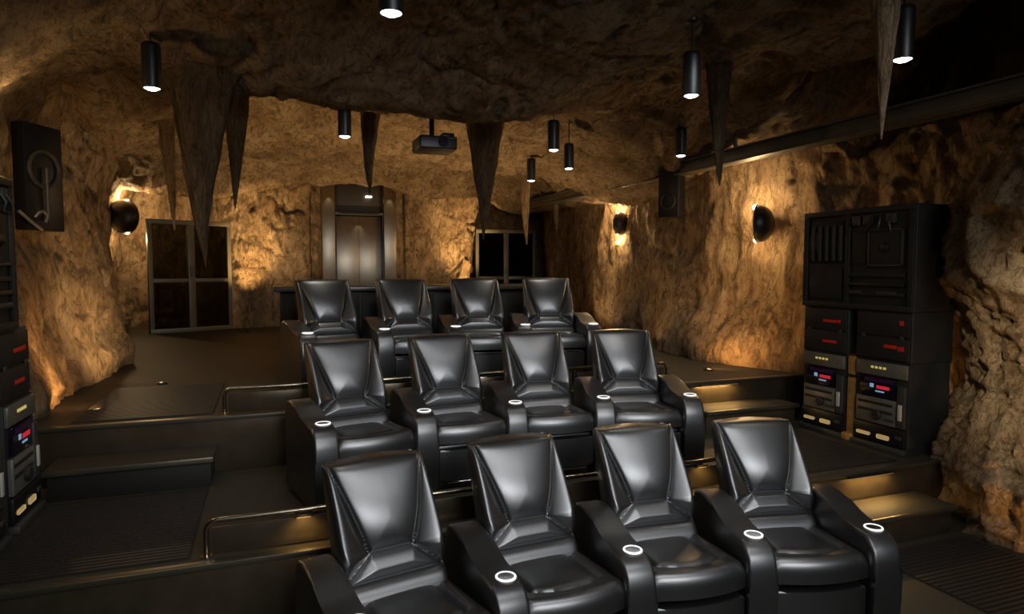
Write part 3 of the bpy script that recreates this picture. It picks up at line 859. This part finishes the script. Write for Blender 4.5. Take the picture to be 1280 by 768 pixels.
tube('stay', [(-0.30, -0.05, -0.36), (-0.22, -0.08, -0.44), (-0.12, -0.08, -0.50)], 0.013, M_silver, t, 8)
c = on_y(835, 252, 7.35)
t = thing('wall_speaker', 'small square black wall speaker with a grey ring on the right rock wall', 'speaker', (c.x, c.y, c.z), math.radians(-58))
box('cabinet', -0.14, 0.14, 0.0, 0.22, -0.2, 0.42, M_black, t, 0.012)
bm = bmesh.new(); ring(bm, 0.095, 0.012, Matrix.Translation((0, -0.01, 0))); link('ring', bm_mesh(bm, 'ring'), M_equip, t)
lathe('cone', [(0, 0.04), (0.03, 0.035), (0.085, 0.0), (0.09, 0.0)], M_mat, t, 28, Matrix.Translation((0, -0.003, 0)) @ Matrix.Rotation(PI / 2, 4, 'X') @ Matrix.Scale(-1, 4, (0, 0, 1)))

# ------------------------------------------------------------------ equipment consoles
def deck(name_label, w, loc, rz, group):
    """receiver tower, front towards local -Y"""
    t = thing('receiver_console', name_label, 'electronic console', loc, rz, group)
    H, D = 0.80, 0.5
    W = w / 2
    box('cabinet', -W, W, 0.0, D, 0.0, H, M_equip, t, 0.008)
    box('upper_fascia', -W + .01, W - .01, -0.02, 0.005, H - 0.14, H - 0.015, M_silver, t, 0.005)
    for k in range(4):
        box('indicator_light', -W * 0.35 + k * 0.042, -W * 0.35 + 0.024 + k * 0.042, -0.026, -0.018, H - 0.075, H - 0.055, M_yel, t, 0.001)
    d = box('display', -W + .06, W - .11, -0.024, 0.004, H - 0.33, H - 0.15, M_disp, t, 0.006)
    box('red_readout', -0.03, 0.10, -0.027, -0.022, H - 0.255, H - 0.225, M_redled, d, 0.001)
    box('blue_readout', -0.10, -0.06, -0.027, -0.022, H - 0.25, H - 0.215, M_blue, d, 0.001)
    box('violet_strip', -0.16, 0.13, -0.026, -0.022, H - 0.20, H - 0.165, M_violet, d, 0.001)
    box('lower_readout', -0.04, 0.05, -0.027, -0.022, H - 0.285, H - 0.272, M_blue, d, 0.001)
    box('middle_fascia', -W + .03, W - .10, -0.028, 0.004, H - 0.57, H - 0.34, M_silver, t, 0.006)
    for k in range(2):
        box('cassette_slot', -W + .05, W - .13, -0.032, -0.026, H - 0.40 - k * 0.07, H - 0.375 - k * 0.07, M_equip, t, 0.002)
    lathe('tuning_knob', [(0, 0.03), (0.038, 0.03), (0.045, 0.022), (0.045, 0)], M_equip, t, 24, Matrix.Translation((-0.01, -0.028, H - 0.49)) @ Matrix.Rotation(PI / 2, 4, 'X'))
    for k in range(5):
        box('button', 0.06 + k * 0.022, 0.074 + k * 0.022, -0.036, -0.027, H - 0.53, H - 0.505, M_equip2, t, 0.002)
    box('volume_panel', W - .09, W - .015, -0.03, 0.004, H - 0.57, H - 0.2, M_equip2, t, 0.006)
    box('slider', W - .07, W - .035, -0.042, -0.028, H - 0.50, H - 0.36, M_white, t, 0.004)
    box('base_shelf', -W, W, -0.06, 0.004, 0.0, 0.05, M_equip2, t, 0.01)
    box('lower_fascia', -W + .01, W - .01, -0.03, 0.004, 0.06, H - 0.58, M_black, t, 0.006)
    box('amber_window', -W + .05, -0.075, -0.036, -0.028, 0.105, 0.135, M_amb, t, 0.012)
    box('amber_window', -0.005, 0.12, -0.036, -0.028, 0.10, 0.14, M_amb, t, 0.012)
    box('latch', W - .09, W - .03, -0.038, -0.028, 0.13, 0.16, M_equip2, t, 0.003)
    return t
def crate(label, w, loc, rz, group, marks):
    t = thing('equipment_case', label, 'case', loc, rz, group)
    W = w / 2; H = 0.45; D = 0.5
    box('case_body', -W, W, 0.0, D, 0.0, H, M_equip, t, 0.012, 3)
    box('front_lid', -W + .02, W - .02, -0.012, 0.004, 0.02, 0.21, M_equip, t, 0.006)
    box('front_lid', -W + .02, W - .02, -0.012, 0.004, 0.225, H - 0.02, M_equip, t, 0.006)
    for (xa, xb, za, zb) in marks:
        box('red_marking', xa, xb, -0.015, -0.011, za, zb, M_red, t, 0.001)
    for s in (-1, 1):
        box('catch', s * (W - .09) - 0.02, s * (W - .09) + 0.02, -0.02, -0.01, 0.2, 0.235, M_equip2, t, 0.003)
    return t
def console(label, loc, rz, w=1.22):
    t = thing('control_panel', label, 'control panel', loc, rz, 'wide control panels on the equipment stacks')
    W = w / 2; H = 0.93; D = 0.48
    box('housing', -W, W, 0.0, D, 0.0, H, M_equip, t, 0.012, 3)
    box('frame_bar', -W, W, -0.03, 0.0, H - 0.05, H, M_equip, t, 0.005)
    box('frame_bar', -W, W, -0.03, 0.0, 0.0, 0.05, M_equip, t, 0.005)
    for xx in (-W, -0.10, W - 0.05): box('frame_post', xx, xx + 0.05, -0.03, 0.0, 0.05, H - 0.05, M_equip, t, 0.005)
    v = box('vent_recess', -W + .07, -0.14, -0.006, 0.004, 0.42, H - 0.1, M_black, t, 0.002)
    for k in range(5):
        box('vent_slat', -W + .10 + k * 0.085, -W + .128 + k * 0.085, -0.03, -0.004, 0.45, H - 0.14, M_equip2, t, 0.004)
    box('lower_panel', -W + .07, -0.14, -0.015, 0.004, 0.08, 0.38, M_equip, t, 0.006)
    box('drive_panel', 0.16, W - .10, -0.03, 0.004, 0.40, 0.72, M_equip, t, 0.008)
    bm = bmesh.new()
    for (a, b_, c_, d_) in ((0.16, W - .10, 0.71, 0.725), (0.16, W - .10, 0.395, 0.41), (0.155, 0.17, 0.395, 0.725), (W - .115, W - .10, 0.395, 0.725)):
        add_box(bm, a, b_, -0.038, -0.028, c_, d_, 0.002)
    link('drive_frame', bm_mesh(bm, 'drive_frame'), M_equip2, t)
    lathe('drive_hub', [(0, 0.02), (0.03, 0.02), (0.05, 0.008), (0.05, 0)], M_black, t, 20, Matrix.Translation(((W + .06) / 2, -0.03, 0.56)) @ Matrix.Rotation(PI / 2, 4, 'X'))
    box('gauge_panel', -0.03, 0.13, -0.02, 0.004, 0.42, 0.72, M_equip, t, 0.006)
    for k, x in enumerate((-0.02, 0.1, 0.34)):
        box('terminal_block', x, x + 0.085, -0.045, 0.0, H - 0.16, H - 0.07, M_equip2, t, 0.008)
    for k in range(3):
        box('shelf_slot', -0.04, W - .08, -0.03, 0.0, 0.13 + k * 0.085, 0.16 + k * 0.085, M_black if k == 1 else M_equip, t, 0.004)
    box('label_plate', 0.26, 0.46, -0.036, -0.028, 0.145, 0.17, M_equip2, t, 0.001)
    box('label_plate', -0.03, 0.1, -0.036, -0.028, 0.145, 0.17, M_equip2, t, 0.001)
    for k in range(3):
        xx = 0.18 + k * 0.1
        tube('cable', [(xx, -0.03, H - 0.08), (xx + .02, -0.07, H - 0.16), (xx + 0.03 * (k - 1), -0.06, H - 0.22), (xx - .02, -0.03, 0.725)], 0.008, M_black, t, 6)
    return t
def stack(side):
    # side=+1: right, faces -X;  -1: left, faces +X
    rz = -PI / 2 if side > 0 else PI / 2
    fx = 5.14 if side > 0 else 2 * 1.8 - 5.12
    sd = 'right' if side > 0 else 'left'
    g1, g2 = 'receiver consoles of the two stacks', 'marked equipment cases of the two stacks'
    for (ya, yb, nm) in ((4.06, 4.60, 'nearer'), (4.72, 5.24, 'farther')):
        yc, w = (ya + yb) / 2, yb - ya
        deck('%s receiver console with lit displays on the %s side of the room' % (nm, sd), w, (fx, yc, Z2), rz, g1)
        m = [(-0.02, 0.16, 0.30, 0.325), (0.14, 0.19, 0.30, 0.33), (-0.02, 0.15, 0.10, 0.125)] if nm == 'farther' else [(0.17, 0.21, 0.33, 0.37), (0.02, 0.15, 0.12, 0.15), (0.16, 0.22, 0.105, 0.145)]
        crate('dark grey equipment case with red marks on the %s %s receiver console' % (nm, sd), w + 0.03, (fx, yc - (0.06 if side < 0 else 0), Z2 + 0.80), rz, g2, m)
    console('wide dark grey control panel with vent slats on top of the %s equipment stack' % sd, (fx, 4.65 if side > 0 else 4.40, Z2 + 1.25), rz, 1.22 if side > 0 else 1.12)
stack(1); stack(-1)
uplight((5.62, 4.66, Z2), (5.9, 4.66, 1.4), 15.0, 'added uplight behind the right consoles', AMBER, 110, 0.04)  # added glow on the rock behind the stack

# ------------------------------------------------------------------ small amber step lights, the rail pair added for a glow on the panels
def step_light(x, y, z, e, w, label, cone=120):
    t = thing('step_light', label, 'lamp', (x, y, z), 0, 'amber step lights')
    box('hood', -w, w, -0.03, 0.0, -0.004, 0.010, M_black, t, 0.002)
    box('diffuser', -w + .01, w - .01, -0.026, -0.006, -0.008, -0.004, M_amb, t, 0.001)
    if w < 0.1:
        lamp('step_glow', 'SPOT', (0, -0.10, 0.02), e, (1.0, 0.62, 0.22), 0.02, aim=(0, 0.35, -1), cone=cone, blend=1.0, parent=t)
    else:
        lamp('step_glow', 'AREA', (0, -0.05, -0.012), e * 0.45, (1.0, 0.6, 0.2), w * 1.8, aim=(0, -0.12, -1), parent=t, sy=0.03)
for x, w_ in ((0.16, 'at its left end behind the front row'), (2.95, 'behind the front row, right side')):
    step_light(x, E2 + 0.085, Z2 + 0.175, 4, 0.05, 'added amber light under the middle platform rail ' + w_)
step_light(4.50, E2 - 0.03, Z2 - 0.03, 8.0, 0.24, 'amber step light under the middle platform edge beside the big rock')
step_light(4.40, E3 - 0.03, Z3 - 0.03, 8.0, 0.24, 'amber step light under the upper platform edge at the right aisle')

# light of a wall lamp just outside the left edge of the view
lamp('left_wall_light', 'POINT', (-1.55, 5.0, 2.82), 22, WARM, 0.05)
# ------------------------------------------------------------------ post between the right consoles, its orange light put into the colour
t = thing('gap_post', 'narrow orange-lit post with a small foot between the two right receiver consoles', 'post', (5.16, 4.66, Z2), -PI / 2)
M_post_lit = simple('orange_lit_post', (0.42, 0.22, 0.06), 0.6, 0, 0.3, noise=0.35, nscale=14)
box('shaft', -0.042, 0.042, -0.02, 0.06, 0.06, 0.80, M_post_lit, t, 0.01)
box('foot', -0.055, 0.055, -0.07, 0.08, 0.0, 0.07, M_post_lit, t, 0.012)
box('collar', -0.046, 0.046, -0.026, 0.06, 0.60, 0.63, M_dsteel, t, 0.003)
